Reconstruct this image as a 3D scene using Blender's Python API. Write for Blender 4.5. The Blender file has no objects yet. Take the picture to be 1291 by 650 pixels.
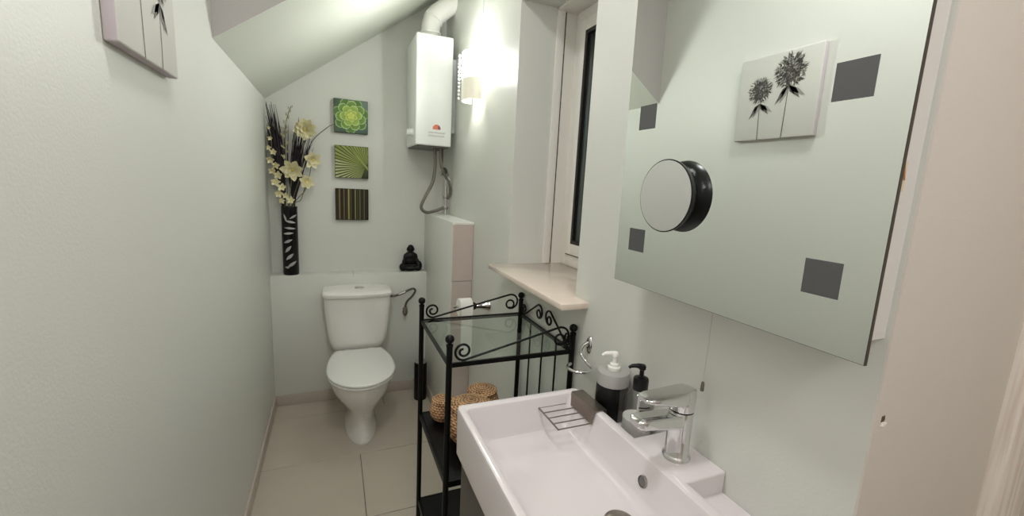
import bpy, bmesh, math, random
from math import pi, sin, cos, radians, atan2, sqrt
from mathutils import Vector, Matrix
random.seed(7)
scn = bpy.context.scene
col = scn.collection

# ------------------------------------------------------------------ colours and materials
def lin(c):
    return tuple((v / 12.92 if v <= .04045 else ((v + .055) / 1.055) ** 2.4) for v in c)

def rgb(r, g, b):
    return lin((r / 255, g / 255, b / 255)) + (1,)

def mat(name, color, rough=.5, metal=0., spec=.5, bump=0., bscale=60., var=0., vscale=6., trans=0., coat=0., emit=None, estr=0.):
    m = bpy.data.materials.new(name); m.use_nodes = True
    nt = m.node_tree; b = nt.nodes['Principled BSDF']
    b.inputs['Base Color'].default_value = color
    b.inputs['Roughness'].default_value = rough
    b.inputs['Metallic'].default_value = metal
    b.inputs['Specular IOR Level'].default_value = spec
    b.inputs['Transmission Weight'].default_value = trans
    b.inputs['Coat Weight'].default_value = coat
    b.inputs['Coat Roughness'].default_value = .08
    if emit:
        b.inputs['Emission Color'].default_value = emit
        b.inputs['Emission Strength'].default_value = estr
    if bump or var:
        tc = nt.nodes.new('ShaderNodeTexCoord')
    if bump:
        n = nt.nodes.new('ShaderNodeTexNoise'); n.inputs['Scale'].default_value = bscale; n.inputs['Detail'].default_value = 4
        bp = nt.nodes.new('ShaderNodeBump'); bp.inputs['Strength'].default_value = bump; bp.inputs['Distance'].default_value = .004
        nt.links.new(tc.outputs['Object'], n.inputs['Vector'])
        nt.links.new(n.outputs['Fac'], bp.inputs['Height']); nt.links.new(bp.outputs['Normal'], b.inputs['Normal'])
    if var:
        n2 = nt.nodes.new('ShaderNodeTexNoise'); n2.inputs['Scale'].default_value = vscale; n2.inputs['Detail'].default_value = 3
        mx = nt.nodes.new('ShaderNodeMix'); mx.data_type = 'RGBA'
        mx.inputs['A'].default_value = color
        mx.inputs['B'].default_value = tuple(v * (1 - var) for v in color[:3]) + (1,)
        nt.links.new(tc.outputs['Object'], n2.inputs['Vector'])
        nt.links.new(n2.outputs['Fac'], mx.inputs['Factor']); nt.links.new(mx.outputs['Result'], b.inputs['Base Color'])
    return m

def mat_vcol(name, rough=.6):
    m = bpy.data.materials.new(name); m.use_nodes = True
    nt = m.node_tree; b = nt.nodes['Principled BSDF']
    a = nt.nodes.new('ShaderNodeVertexColor'); a.layer_name = 'Col'
    nt.links.new(a.outputs['Color'], b.inputs['Base Color']); b.inputs['Roughness'].default_value = rough
    b.inputs['Specular IOR Level'].default_value = .3
    return m

def mat_mirror(name, color, rough=.0):
    m = bpy.data.materials.new(name); m.use_nodes = True
    nt = m.node_tree; nt.nodes.remove(nt.nodes['Principled BSDF'])
    g = nt.nodes.new('ShaderNodeBsdfGlossy'); g.inputs['Color'].default_value = color; g.inputs['Roughness'].default_value = rough
    nt.links.new(g.outputs[0], nt.nodes['Material Output'].inputs['Surface'])
    return m

def mat_pane(name, tint, ior=1.5):
    m = bpy.data.materials.new(name); m.use_nodes = True
    nt = m.node_tree; nt.nodes.remove(nt.nodes['Principled BSDF'])
    t = nt.nodes.new('ShaderNodeBsdfTransparent'); t.inputs['Color'].default_value = tint
    g = nt.nodes.new('ShaderNodeBsdfGlossy'); g.inputs['Roughness'].default_value = .0
    f = nt.nodes.new('ShaderNodeFresnel'); f.inputs['IOR'].default_value = ior
    mx = nt.nodes.new('ShaderNodeMixShader')
    gm = nt.nodes.new('ShaderNodeNewGeometry'); iv = nt.nodes.new('ShaderNodeMath'); iv.operation = 'SUBTRACT'; iv.inputs[0].default_value = 1
    ml = nt.nodes.new('ShaderNodeMath'); ml.operation = 'MULTIPLY'
    nt.links.new(gm.outputs['Backfacing'], iv.inputs[1]); nt.links.new(iv.outputs[0], ml.inputs[0]); nt.links.new(f.outputs[0], ml.inputs[1])
    nt.links.new(ml.outputs[0], mx.inputs[0]); nt.links.new(t.outputs[0], mx.inputs[1]); nt.links.new(g.outputs[0], mx.inputs[2])
    nt.links.new(mx.outputs[0], nt.nodes['Material Output'].inputs['Surface'])
    return m

def mat_wicker(name):
    m = bpy.data.materials.new(name); m.use_nodes = True
    nt = m.node_tree; b = nt.nodes['Principled BSDF']; N = nt.nodes.new; L = nt.links.new
    tc = N('ShaderNodeTexCoord'); sp = N('ShaderNodeSeparateXYZ'); L(tc.outputs['Object'], sp.inputs[0])
    def math_(op, a, b_=None):
        n = N('ShaderNodeMath'); n.operation = op
        for i, v in enumerate((a, b_)):
            if v is None: continue
            if isinstance(v, (int, float)): n.inputs[i].default_value = v
            else: L(v, n.inputs[i])
        return n.outputs[0]
    ang = math_('ARCTAN2', sp.outputs['Y'], sp.outputs['X'])
    rad = math_('SQRT', math_('ADD', math_('MULTIPLY', sp.outputs['X'], sp.outputs['X']), math_('MULTIPLY', sp.outputs['Y'], sp.outputs['Y'])))
    row = math_('ADD', sp.outputs['Z'], math_('MULTIPLY', rad, -.8))
    rows = math_('SINE', math_('MULTIPLY', row, 600))
    rowid = math_('FLOOR', math_('MULTIPLY', row, 95.5))
    wv = math_('SINE', math_('ADD', math_('MULTIPLY', ang, 22), math_('MULTIPLY', rowid, pi)))
    h = math_('ADD', math_('MULTIPLY', rows, .5), math_('MULTIPLY', wv, .5))
    n = N('ShaderNodeTexNoise'); n.inputs['Scale'].default_value = 40; L(tc.outputs['Object'], n.inputs['Vector'])
    fac = math_('ADD', math_('MULTIPLY', h, .42), n.outputs['Fac'])
    cr = N('ShaderNodeValToRGB')
    cr.color_ramp.elements[0].position = .2; cr.color_ramp.elements[0].color = rgb(112, 72, 44)
    cr.color_ramp.elements[1].position = .8; cr.color_ramp.elements[1].color = rgb(226, 178, 134)
    L(fac, cr.inputs[0]); L(cr.outputs[0], b.inputs['Base Color'])
    bp = N('ShaderNodeBump'); bp.inputs['Strength'].default_value = .6; bp.inputs['Distance'].default_value = .004
    L(h, bp.inputs['Height']); L(bp.outputs['Normal'], b.inputs['Normal']); b.inputs['Roughness'].default_value = .7
    return m

def mat_wood(name, c0, c1, axis='Z'):
    m = bpy.data.materials.new(name); m.use_nodes = True
    nt = m.node_tree; b = nt.nodes['Principled BSDF']; N = nt.nodes.new; L = nt.links.new
    tc = N('ShaderNodeTexCoord'); mp = N('ShaderNodeMapping'); mp.inputs['Scale'].default_value = (40, 40, 1.5)
    n = N('ShaderNodeTexNoise'); n.inputs['Scale'].default_value = 3; n.inputs['Detail'].default_value = 6
    cr = N('ShaderNodeValToRGB'); cr.color_ramp.elements[0].color = c0; cr.color_ramp.elements[1].color = c1
    cr.color_ramp.elements[0].position = .35; cr.color_ramp.elements[1].position = .6
    L(tc.outputs['Object'], mp.inputs[0]); L(mp.outputs[0], n.inputs['Vector']); L(n.outputs['Fac'], cr.inputs[0]); L(cr.outputs[0], b.inputs['Base Color'])
    bp = N('ShaderNodeBump'); bp.inputs['Strength'].default_value = .15; bp.inputs['Distance'].default_value = .002
    L(n.outputs['Fac'], bp.inputs['Height']); L(bp.outputs['Normal'], b.inputs['Normal'])
    b.inputs['Roughness'].default_value = .5
    return m

LAMP, CEIL, HALL = 94, 9, 17
M = dict(
    wall=mat('pale green wall paint', rgb(217, 218, 212), .42, spec=.4, bump=.10, bscale=170, var=.02, vscale=2),
    pier=mat('off white plaster paint', rgb(218, 211, 204), .7, bump=.10, bscale=330, var=.04, vscale=9),
    ceil=mat('ceiling paint', rgb(218, 221, 211), .6, bump=.05, bscale=120),
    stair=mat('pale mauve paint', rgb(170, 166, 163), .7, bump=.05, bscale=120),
    jamb=mat('white reveal plaster', rgb(226, 226, 220), .6, bump=.12, bscale=90, var=.05, vscale=12),
    tile=mat('beige floor tile', rgb(194, 184, 170), .32, spec=.5, bump=.02, bscale=30, var=.10, vscale=7),
    grout=mat('grey grout', rgb(132, 124, 116), .9),
    skirt=mat('beige skirting tile', rgb(196, 184, 174), .35, var=.10, vscale=14),
    walltile=mat('pinkish beige wall tile', rgb(202, 188, 180), .3, var=.06, vscale=10),
    sill=mat('cream marble sill', rgb(226, 211, 198), .14, var=.06, vscale=8, coat=.3),
    upvc=mat('white window plastic', rgb(236, 233, 227), .3),
    gasket=mat('black rubber gasket', rgb(28, 24, 24), .5),
    pane=mat_pane('window glass', (.8, .85, .85, 1)),
    shelfglass=mat_pane('clear shelf glass', (.90, .95, .925, 1), 1.55),
    ceramic=mat('white ceramic', rgb(236, 234, 230), .12, spec=.5, coat=.4),
    basin=mat('white basin ceramic', rgb(220, 213, 215), .10, spec=.5, coat=.5),
    seat=mat('white seat plastic', rgb(232, 232, 229), .2, coat=.2),
    chrome=mat('chrome', (.72, .72, .72, 1), .07, metal=1),
    steel=mat('brushed steel', (.42, .40, .39, 1), .32, metal=1),
    darksteel=mat('brushed bronze steel', rgb(148, 138, 130), .34, metal=1),
    iron=mat('black wrought iron', rgb(8, 8, 8), .42, spec=.22, bump=.05, bscale=200),
    blackwood=mat('black shelf board', rgb(8, 8, 8), .35, spec=.2),
    vanity=mat('dark brown vanity board', rgb(52, 44, 44), .35),
    black=mat('black plastic', rgb(9, 9, 10), .3, spec=.3),
    vase=mat('black glazed vase', rgb(13, 12, 14), .25, spec=.3),
    silver=mat('silver leaf paint', rgb(172, 172, 170), .45, metal=.1),
    statue=mat('black stone statuette', rgb(11, 10, 11), .45, spec=.3),
    heater=mat('white enamel', rgb(242, 245, 243), .3, coat=.1),
    flue=mat('white painted flue', rgb(232, 230, 226), .3),
    greymetal=mat('pale grey metal', rgb(205, 210, 212), .35),
    hose=mat('braided steel hose', rgb(120, 116, 108), .4, metal=.6, bump=.4, bscale=500),
    darkpipe=mat('dark painted pipe', rgb(80, 76, 70), .4, metal=.3),
    red=mat('red sticker', rgb(226, 120, 100), .5),
    redshade=mat('dark sticker print', rgb(120, 90, 84), .5),
    greyprint=mat('pale grey print', rgb(206, 207, 205), .5),
    yelprint=mat('pale yellow print', rgb(228, 220, 196), .5),
    shade=mat('lit opal glass', rgb(250, 250, 240), .2, emit=(.98, 1.0, .96, 1), estr=LAMP),
    shadelow=mat('cream opal glass', rgb(205, 200, 178), .3, emit=(1.0, .98, .86, 1), estr=.3),
    bead=mat('clear bead', rgb(235, 235, 230), .1, emit=(1, 1, .95, 1), estr=.15),
    white=mat('white plastic', rgb(238, 237, 232), .3),
    paper=mat('white tissue', rgb(240, 238, 232), .85, bump=.1, bscale=80),
    canvas=mat('white canvas cloth', rgb(206, 205, 199), .75, bump=.15, bscale=600),
    canvasside=mat('mauve grey canvas side', rgb(196, 186, 192), .75, bump=.15, bscale=600),
    darkside=mat('dark canvas side', rgb(44, 48, 36), .7),
    print_=mat_vcol('printed picture', .55),
    mirror=mat_mirror('silvered mirror', (.86, .895, .865, 1)),
    shavemirror=mat_mirror('round mirror silvering', (.80, .79, .80, 1)),
    frost=mat('dark grey etched square', rgb(82, 82, 83), .45),
    mirroredge=mat('dark mirror edge', rgb(62, 56, 50), .4),
    box=mat('white cabinet board', rgb(226, 224, 221), .5),
    rust=mat('brown tape stain', rgb(190, 130, 76), .7),
    tape=mat('old cream tape', rgb(226, 210, 184), .7),
    wicker=mat_wicker('woven wicker'),
    cream=mat('cream petal', rgb(226, 219, 178), .6, var=.12, vscale=60),
    pollen=mat('yellow flower centre', rgb(214, 196, 110), .7),
    stem=mat('dry green stem', rgb(112, 112, 82), .7),
    drygrass=mat('dark purple dried grass', rgb(40, 31, 38), .8),
    budm=mat('pale green bud', rgb(176, 172, 132), .7),
    silverband=mat('satin silver plastic', rgb(178, 176, 174), .35, metal=.3),
    acrylic=mat_pane('smoky acrylic', (.55, .53, .53, 1)),
    clear=mat_pane('clear bottle plastic', (.82, .82, .81, 1), 1.5),
    lotion=mat('white lotion', rgb(240, 240, 237), .4),
    cord=mat('white cord', rgb(206, 196, 190), .7),
    toggle=mat('dark wooden toggle', rgb(104, 94, 86), .45),
    hole=mat('dark crumbled plaster', rgb(92, 74, 60), .9),
    chip=mat('white chipped plaster', rgb(240, 236, 230), .9),
    door=mat_wood('limed white wood', rgb(226, 212, 202), rgb(244, 236, 230)),
    lampglass=mat('ceiling lamp diffuser', rgb(250, 250, 245), .4, emit=(1, .99, .97, 1), estr=3),
    darkhole=mat('dark drain hole', rgb(24, 22, 22), .6),
    caulk=mat('white silicone', rgb(232, 230, 225), .4),
)

# ------------------------------------------------------------------ mesh helpers
def new():
    return bmesh.new()

def merge(bm, tmp):
    me = bpy.data.meshes.new('tmp'); tmp.to_mesh(me); tmp.free(); bm.from_mesh(me); bpy.data.meshes.remove(me)
    return bm

def box(bm, x0, x1, y0, y1, z0, z1, bev=0., seg=2, rot=None):
    t = bmesh.new(); bmesh.ops.create_cube(t, size=1)
    for v in t.verts:
        v.co = Vector(((x0 + x1) / 2 + v.co.x * (x1 - x0), (y0 + y1) / 2 + v.co.y * (y1 - y0), (z0 + z1) / 2 + v.co.z * (z1 - z0)))
    if bev:
        bmesh.ops.bevel(t, geom=t.edges[:], offset=bev, segments=seg, affect='EDGES', profile=.5)
    if rot: bmesh.ops.transform(t, matrix=rot, verts=t.verts[:])
    return merge(bm, t)

def loft(bm, rings, cap0=True, cap1=True, closed=True):
    vs = [[bm.verts.new(p) for p in r] for r in rings]
    n = len(vs[0])
    for a, b in zip(vs, vs[1:]):
        for i in range(n if closed else n - 1):
            j = (i + 1) % n
            bm.faces.new((a[i], a[j], b[j], b[i]))
    if cap0: bm.faces.new(list(reversed(vs[0])))
    if cap1: bm.faces.new(vs[-1])
    return vs

def lathe(bm, c, prof, n=32, axis=None):
    """profile of (radius, height) about an axis through c"""
    c = Vector(c)
    R = Vector((0, 0, 1)).rotation_difference(Vector(axis)).to_matrix() if axis is not None else Matrix.Identity(3)
    rings = []
    for r, h in prof:
        rings.append([c + R @ Vector((max(r, 1e-5) * cos(2 * pi * i / n), max(r, 1e-5) * sin(2 * pi * i / n), h)) for i in range(n)])
    loft(bm, rings)

def spline(pts, n=8):
    P = [Vector(p) for p in pts]; out = []
    P = [P[0] * 2 - P[1]] + P + [P[-1] * 2 - P[-2]]
    for i in range(1, len(P) - 2):
        a, b, c, d = P[i - 1:i + 3]
        for k in range(n):
            t = k / n
            out.append(.5 * ((2 * b) + (c - a) * t + (2 * a - 5 * b + 4 * c - d) * t * t + (3 * b - a - 3 * c + d) * t ** 3))
    out.append(P[-2])
    return out

def tube(bm, pts, r, n=8, closed=False):
    P = [Vector(p) for p in pts]; k = len(P)
    rr = r if isinstance(r, (list, tuple)) else [r] * k
    T = [(P[min(i + 1, k - 1)] - P[max(i - 1, 0)]).normalized() for i in range(k)]
    u = T[0].orthogonal().normalized(); rings = []
    for i in range(k):
        u = (u - T[i] * u.dot(T[i])).normalized(); w = T[i].cross(u)
        rings.append([P[i] + (u * cos(2 * pi * j / n) + w * sin(2 * pi * j / n)) * rr[i] for j in range(n)])
    loft(bm, rings)

def ball(bm, c, r, sc=(1, 1, 1), u=16, v=10, rot=None):
    t = bmesh.new(); bmesh.ops.create_uvsphere(t, u_segments=u, v_segments=v, radius=r)
    m = Matrix.Diagonal((*sc, 1))
    if rot is not None: m = rot.to_4x4() @ m
    bmesh.ops.transform(t, matrix=Matrix.Translation(c) @ m, verts=t.verts[:])
    return merge(bm, t)

def rrect(x0, x1, y0, y1, z, r, n=6):
    pts = []
    for cx, cy, a0 in ((x1 - r, y1 - r, 0), (x0 + r, y1 - r, pi / 2), (x0 + r, y0 + r, pi), (x1 - r, y0 + r, 1.5 * pi)):
        for i in range(n + 1):
            a = a0 + i / n * pi / 2
            pts.append(Vector((cx + r * cos(a), cy + r * sin(a), z)))
    return pts

def finish(name, bm, m, smooth=True, angle=40):
    bmesh.ops.recalc_face_normals(bm, faces=bm.faces[:])
    me = bpy.data.meshes.new(name); bm.to_mesh(me); bm.free()
    for mm in (m if isinstance(m, (list, tuple)) else [m]): me.materials.append(mm)
    if smooth:
        me.polygons.foreach_set('use_smooth', [True] * len(me.polygons))
        me.set_sharp_from_angle(angle=radians(angle))
    o = bpy.data.objects.new(name, me); col.objects.link(o)
    return o

class Thing:
    """an Empty at the thing's base; parts are meshes given in world coordinates"""
    def __init__(s, name, label, cat, base, group=None):
        s.o = bpy.data.objects.new(name, None); col.objects.link(s.o)
        s.base = Vector(base); s.o.location = s.base; s.o.empty_display_size = .05
        s.o['label'] = label; s.o['category'] = cat
        if group: s.o['group'] = group
    def part(s, name, bm, m, parent=None, label=None, **k):
        o = finish(name, bm, m, **k)
        o.data.transform(Matrix.Translation(-s.base))
        o.parent = parent or s.o
        if label: o['label'] = label
        return o

def solo(name, bm, m, label, cat, base, group=None, **k):
    o = finish(name, bm, m, **k); b = Vector(base)
    o.data.transform(Matrix.Translation(-b)); o.location = b
    o['label'] = label; o['category'] = cat
    if group: o['group'] = group
    return o

def structure(name, bm, m, parent=None, label=None, cat=None, **k):
    k.setdefault('smooth', False)
    o = finish(name, bm, m, **k)
    if parent: o.parent = parent
    else:
        o['kind'] = 'structure'
        if label: o['label'] = label
        if cat: o['category'] = cat
    return o

# ------------------------------------------------------------------ room constants
XL, XR, YB, YF, ZC = -.37, .732, 3.08, -1.3, 2.80
DFX = 1.135
LEDGE_Y, LEDGE_Z = 2.977, .872
BX, BY, BZ = .608, 2.309, 1.287          # low boxed-in wall at the far right
RY0, RY1, RZ0, RZ1 = 1.18, 1.77, 1.134, 2.26   # window recess
STAIR_Y = 1.843
def soffit_z(x): return 1.945 + (x - XL) * .72

# ------------------------------------------------------------------ setting
b = new(); box(b, XL - .2, 1.95, YF - .2, YB + .2, -.1, -.004)
rows = [(1.305, 1.797, .118), (1.801, 2.288, .118), (2.292, 2.792, None), (2.796, 3.1, .3)]
tx0, tx1 = XL - .1, 1.85
g = .002
for y0, y1, sx in rows:
    if sx is None: spans = [(tx0, .12 - .49), (.12 - .49 + 2 * g, .61 - g), (.61 + g, tx1)]
    else: spans = [(tx0, sx - g), (sx + g, sx + .49), (sx + .49 + 2 * g, tx1)]
    for a, c in spans:
        if c > a: box(b, a, c, y0, y1, -.02, 0, .0012, 1)
yy = 1.301
while yy > YF - .1:
    y0 = yy - .488
    for a, c in ((tx0, .118 - g), (.118 + g, .608), (.612, tx1)): box(b, a, c, y0, yy, -.02, 0, .0012, 1)
    yy = y0 - .004
fl = structure('floor', b, [M['grout'], M['tile']], label='beige tiled floor', cat='floor')
for p in fl.data.polygons:
    if p.center.z > -.019 and p.index >= 6: p.material_index = 1

b = new(); box(b, XL - .15, XL, YF - .2, YB + .2, -.05, ZC + .1)
structure('wall_left', b, M['wall'], label='long pale green left wall', cat='wall')
b = new(); box(b, XL - .1, 1.3, YB, YB + .15, -.05, ZC + .1)
structure('wall_back', b, M['wall'], label='pale green back wall behind the toilet', cat='wall')
b = new(); box(b, 1.8, 1.95, YF - .1, .34, -.05, ZC + .1)
structure('wall_hall', b, M['pier'], label='hall wall to the right of the viewer', cat='wall')
b = new(); box(b, XL - .1, 1.9, YF - .15, YF, -.05, ZC + .1)
structure('wall_front', b, M['pier'], label='wall behind the viewer', cat='wall')
b = new()
box(b, XR, 1.12, RY1, YB + .1, -.05, ZC + .05)
box(b, XR, 1.12, .331, RY0, -.05, ZC + .05)
box(b, XR, 1.12, RY0, RY1, -.05, RZ0)
box(b, XR, 1.12, RY0, RY1, RZ1, ZC + .05)
structure('wall_right', b, M['wall'], label='pale green right wall with the window recess', cat='wall')
b = new(); box(b, XR + .0004, 1.9, .3275, .45, -.05, ZC + .05, .003, 2)
pier = structure('wall_near_right', b, M['pier'], label='off white plaster wall end facing the entrance at the right edge', cat='wall', smooth=True)
b = new()
hp = Vector((.750, .3275, 1.187))
ring = []
for i in range(12):
    a = 2 * pi * i / 12; r = .0055 * (1 + .35 * random.uniform(-1, 1))
    ring.append(hp + Vector((r * cos(a), -.0006, r * sin(a) * 1.25)))
loft(b, [ring, [hp + (p - hp) * .5 + Vector((0, .004, 0)) for p in ring]], cap0=True)
structure('plaster_hole', b, M['hole'], parent=pier)
b = new()
chip = []
for i in range(14):
    a = 2 * pi * i / 14; r = .006 * (1 + .4 * random.uniform(-1, 1)); chip.append(hp + Vector((.003 + r * 1.1 * cos(a), -.0003, -.008 + r * .7 * sin(a))))
loft(b, [chip, [hp + Vector((.003, 0, -.008)) + (p - hp - Vector((.003, 0, -.008))) * .6 + Vector((0, -.0022, 0)) for p in chip]])
structure('plaster_chip', b, M['chip'], parent=pier, smooth=True)
b = new(); box(b, XL - .1, 1.9, YF - .1, YB + .1, ZC, ZC + .1)
structure('ceiling', b, M['ceil'], label='flat ceiling', cat='ceiling')
# the underside of the stairs: a sloping soffit from the left wall up to the right, and its upright face
b = new()
x0, x1 = XL - .02, XR + .02
prof = [(x0, soffit_z(x0)), (x1, soffit_z(x1)), (x1, ZC + .03), (x0, ZC + .03)]
loft(b, [[Vector((x, STAIR_Y, z)) for x, z in prof], [Vector((x, YB + .03, z)) for x, z in prof]])
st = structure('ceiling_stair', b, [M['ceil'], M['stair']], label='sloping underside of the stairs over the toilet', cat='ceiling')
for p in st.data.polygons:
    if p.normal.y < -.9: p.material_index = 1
# tiled ledge along the back wall
b = new(); box(b, XL, BX + .01, LEDGE_Y, YB + .02, -.02, LEDGE_Z, .004, 2)
led = structure('trim_1', b, M['wall'], label='low boxed ledge behind the toilet', cat='ledge', smooth=True)
b = new(); box(b, .118, .1195, LEDGE_Y - .0006, YB, LEDGE_Z - .012, LEDGE_Z + .0006)
structure('seam', b, M['grout'], parent=led)
# low boxed wall at the far right, its end clad in beige tiles
b = new(); box(b, BX, XR + .01, BY, YB + .02, -.02, BZ, .003, 2)
bxw = structure('trim_2', b, M['wall'], label='low boxed pipe wall under the water heater', cat='pipe boxing', smooth=True)
b = new()
for z0, z1 in ((.002, .466), (.470, .952), (.956, BZ - .012)): box(b, BX + .004, XR - .002, BY - .008, BY + .002, z0, z1, .001, 1)
structure('tile_cladding', b, M['walltile'], parent=bxw)
b = new(); box(b, BX, XR, BY - .010, BY + .004, BZ - .012, BZ + .002, .002, 2)
structure('edge_strip', b, M['upvc'], parent=bxw)
# skirting
def skirting(name, x0, x1, y0, y1, label):
    b = new(); box(b, x0, x1, y0, y1, 0, .075, .002, 2)
    structure(name, b, M['skirt'], label=label, cat='skirting', smooth=True)
skirting('baseboard_left', XL, XL + .011, YF, LEDGE_Y, 'beige tile skirting along the left wall')
skirting('baseboard_back', XL + .011, BX, LEDGE_Y - .011, LEDGE_Y, 'beige tile skirting behind the toilet')
skirting('baseboard_boxing', BX - .011, BX, BY, LEDGE_Y - .011, 'beige tile skirting along the pipe boxing')
skirting('baseboard_right', XR - .011, XR, .335, BY, 'beige tile skirting along the right wall')
# entrance door frame at the extreme right
b = new(); box(b, DFX, DFX + .12, .302, .330, 0, 2.1, .004, 2)
structure('trim_3', b, M['door'], label='limed white wooden door frame at the right edge', cat='door frame', smooth=True)

# window
win = bpy.data.objects.new('window_1', None); col.objects.link(win); win.location = (.99, 1.475, 1.154)
win['kind'] = 'structure'; win['label'] = 'white framed window in the deep recess'; win['category'] = 'window'
def winpart(name, b, m, parent=None, **k):
    o = finish(name, b, m, **k); o.data.transform(Matrix.Translation(-Vector(win.location))); o.parent = parent or win; return o
b = new(); box(b, .637, 1.0, 1.10, 1.775, 1.134, 1.154, .003, 2)
winpart('window_sill', b, M['sill'])
def frame_loop(b, x0, x1, y0, y1, z0, z1, w, bev=.002):
    box(b, x0, x1, y0, y0 + w, z0, z1, bev); box(b, x0, x1, y1 - w, y1, z0, z1, bev)
    box(b, x0, x1, y0 + w, y1 - w, z0, z0 + w, bev); box(b, x0, x1, y0 + w, y1 - w, z1 - w, z1, bev)
b = new()
frame_loop(b, .995, 1.06, RY0, RY1, 1.154, RZ1, .054)
winpart('window_frame', b, M['upvc'])
b = new()   # side channel and lining board of the frame
for s, yj in ((-1, RY1), (1, RY0)):
    a, c = sorted((yj, yj + s * .006)); box(b, .944, .996, a, c, 1.154, RZ1)
    a, c = sorted((yj, yj + s * .012)); box(b, .900, .936, a, c, 1.154, RZ1, .002)
box(b, .900, .996, RY0, RY1, RZ1 - .012, RZ1, .002)
winpart('lining', b, M['upvc'])
b = new()
for s, yj in ((-1, RY1), (1, RY0)):
    a, c = sorted((yj, yj + s * .004)); box(b, .934, .946, a, c, 1.154, RZ1)
frame_loop(b, .993, .996, RY0 + .050, RY1 - .050, 1.204, RZ1 - .05, .005, 0)
winpart('gasket', b, M['gasket'])
b = new(); frame_loop(b, .982, 1.03, RY0 + .056, RY1 - .056, 1.210, RZ1 - .056, .050, .004)
sash = winpart('sash', b, M['upvc'])
b = new(); frame_loop(b, .984, 1.0, RY0 + .105, RY1 - .105, 1.259, RZ1 - .105, .016, 0)
winpart('glazing_seal', b, M['gasket'], sash)
b = new(); box(b, 1.004, 1.010, RY0 + .09, RY1 - .09, 1.245, RZ1 - .09)
winpart('glass_pane', b, M['pane'], sash)
b = new(); box(b, .968, .984, 1.245, 1.262, 1.62, 1.74, .004)
winpart('handle', b, M['upvc'], sash)
b = new(); box(b, 1.12, 1.3, RY0 - .2, RY1 + .2, .9, 2.5)  # black slab painted as the dark of night behind the glass
structure('night_slab', b, M['gasket'], label='black slab standing in for the night outside the window', cat='wall')

# ------------------------------------------------------------------ toilet
TX = .138
def egg(cx, yf, yb, w, z, n=40, back=2.0, mid=.47):
    yc = yf + (yb - yf) * mid; out = []
    for i in range(n):
        t = 2 * pi * i / n; c_, s_ = cos(t), sin(t)
        e = 2.0 if s_ < 0 else back
        px = abs(c_) ** (2 / e) * (1 if c_ > 0 else -1); py = abs(s_) ** (2 / e) * (1 if s_ > 0 else -1)
        out.append(Vector((cx + px * w / 2, yc + py * ((yb - yc) if s_ > 0 else (yc - yf)), z)))
    return out
toilet = Thing('toilet', 'white close-coupled toilet with closed lid below the back ledge', 'toilet', (TX, 2.6, 0))
b = new()
loft(b, [egg(TX, 2.372, 2.90, .186, 0, back=3), egg(TX, 2.370, 2.90, .186, .012, back=3), egg(TX, 2.382, 2.90, .168, .03, back=3),
         egg(TX, 2.388, 2.90, .158, .09, back=3), egg(TX, 2.380, 2.90, .165, .15, back=3), egg(TX, 2.352, 2.89, .205, .20, back=2.8),
         egg(TX, 2.315, 2.87, .270, .25, back=2.6), egg(TX, 2.280, 2.85, .320, .30, back=2.6), egg(TX, 2.258, 2.84, .346, .35, back=2.6),
         egg(TX, 2.250, 2.84, .354, .385, back=2.6), egg(TX, 2.256, 2.84, .346, .393, back=2.6)])
toilet.part('bowl', b, M['ceramic'])
def lid_ring(off, z):
    out = []
    n = 64
    for i in range(n):
        t = 2 * pi * i / n
        y = sin(t); x = cos(t)
        if y < 0: px, py = x * .187, y * .25
        else:
            py = min(y * .40, .285)
            px = .187 * (abs(x) ** .85) * (1 if x > 0 else -1)
            if y * .40 > .285:
                lim = .187 * abs(sqrt(max(0, 1 - (.285 / .40) ** 2))) ** .85
                px = x / sqrt(max(1e-9, 1 - (.285 / .40) ** 2)) * lim
        k = 1 - off / .187
        out.append(Vector((TX + px * k, 2.485 + py * k, z)))
    return out
b = new(); loft(b, [lid_ring(.006, .394), lid_ring(.0, .398), lid_ring(.0, .406), lid_ring(.004, .409)])
toilet.part('seat', b, M['seat'])
b = new(); loft(b, [lid_ring(.004, .4105), lid_ring(-.001, .413), lid_ring(-.001, .421), lid_ring(.003, .4255), lid_ring(.012, .4275)])
lidp = toilet.part('seat_lid', b, M['seat'])
for s in (-1, 1):
    b = new(); tube(b, [(TX + s * .07 - .018, 2.765, .418), (TX + s * .07 + .018, 2.765, .418)], .009, 12); toilet.part('hinge', b, M['seat'], lidp)
def cist(w, yf, bow, z, r=.03, n=10):
    pts = []
    for p in rrect(-w / 2, w / 2, yf, 2.962, z, r, n):
        f = (2.962 - p.y) / (2.962 - yf)
        pts.append(Vector((TX + p.x, p.y - bow * max(0, f) * (1 - (2 * p.x / w) ** 2), z)))
    return pts
def dense(ring, step=.02):
    out = []
    for i, p in enumerate(ring):
        q = ring[(i + 1) % len(ring)]; k = max(1, int(round((q - p).length / step)))
        for j in range(k): out.append(p.lerp(q, j / k))
    return out
def cist_rings(spec):
    base = dense(rrect(-.5, .5, 0, .5, 0, .09, 8), .05)
    rings = []
    for w, yf, bow, z in spec:
        ring = []
        for p in base:
            x = p.x * w; f = 1 - p.y / .5; y = 2.962 - f * (2.962 - yf)
            ring.append(Vector((TX + x, y - bow * max(0, f) * (1 - (2 * p.x) ** 2), z)))
        rings.append(ring)
    return rings
b = new()
loft(b, cist_rings([(.27, 2.83, .0, .385), (.29, 2.815, .01, .405), (.318, 2.80, .015, .43), (.345, 2.79, .02, .47), (.368, 2.783, .022, .53), (.385, 2.778, .025, .62), (.396, 2.774, .026, .70), (.402, 2.772, .027, .765)]))
toilet.part('cistern', b, M['ceramic'])
b = new()
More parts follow.
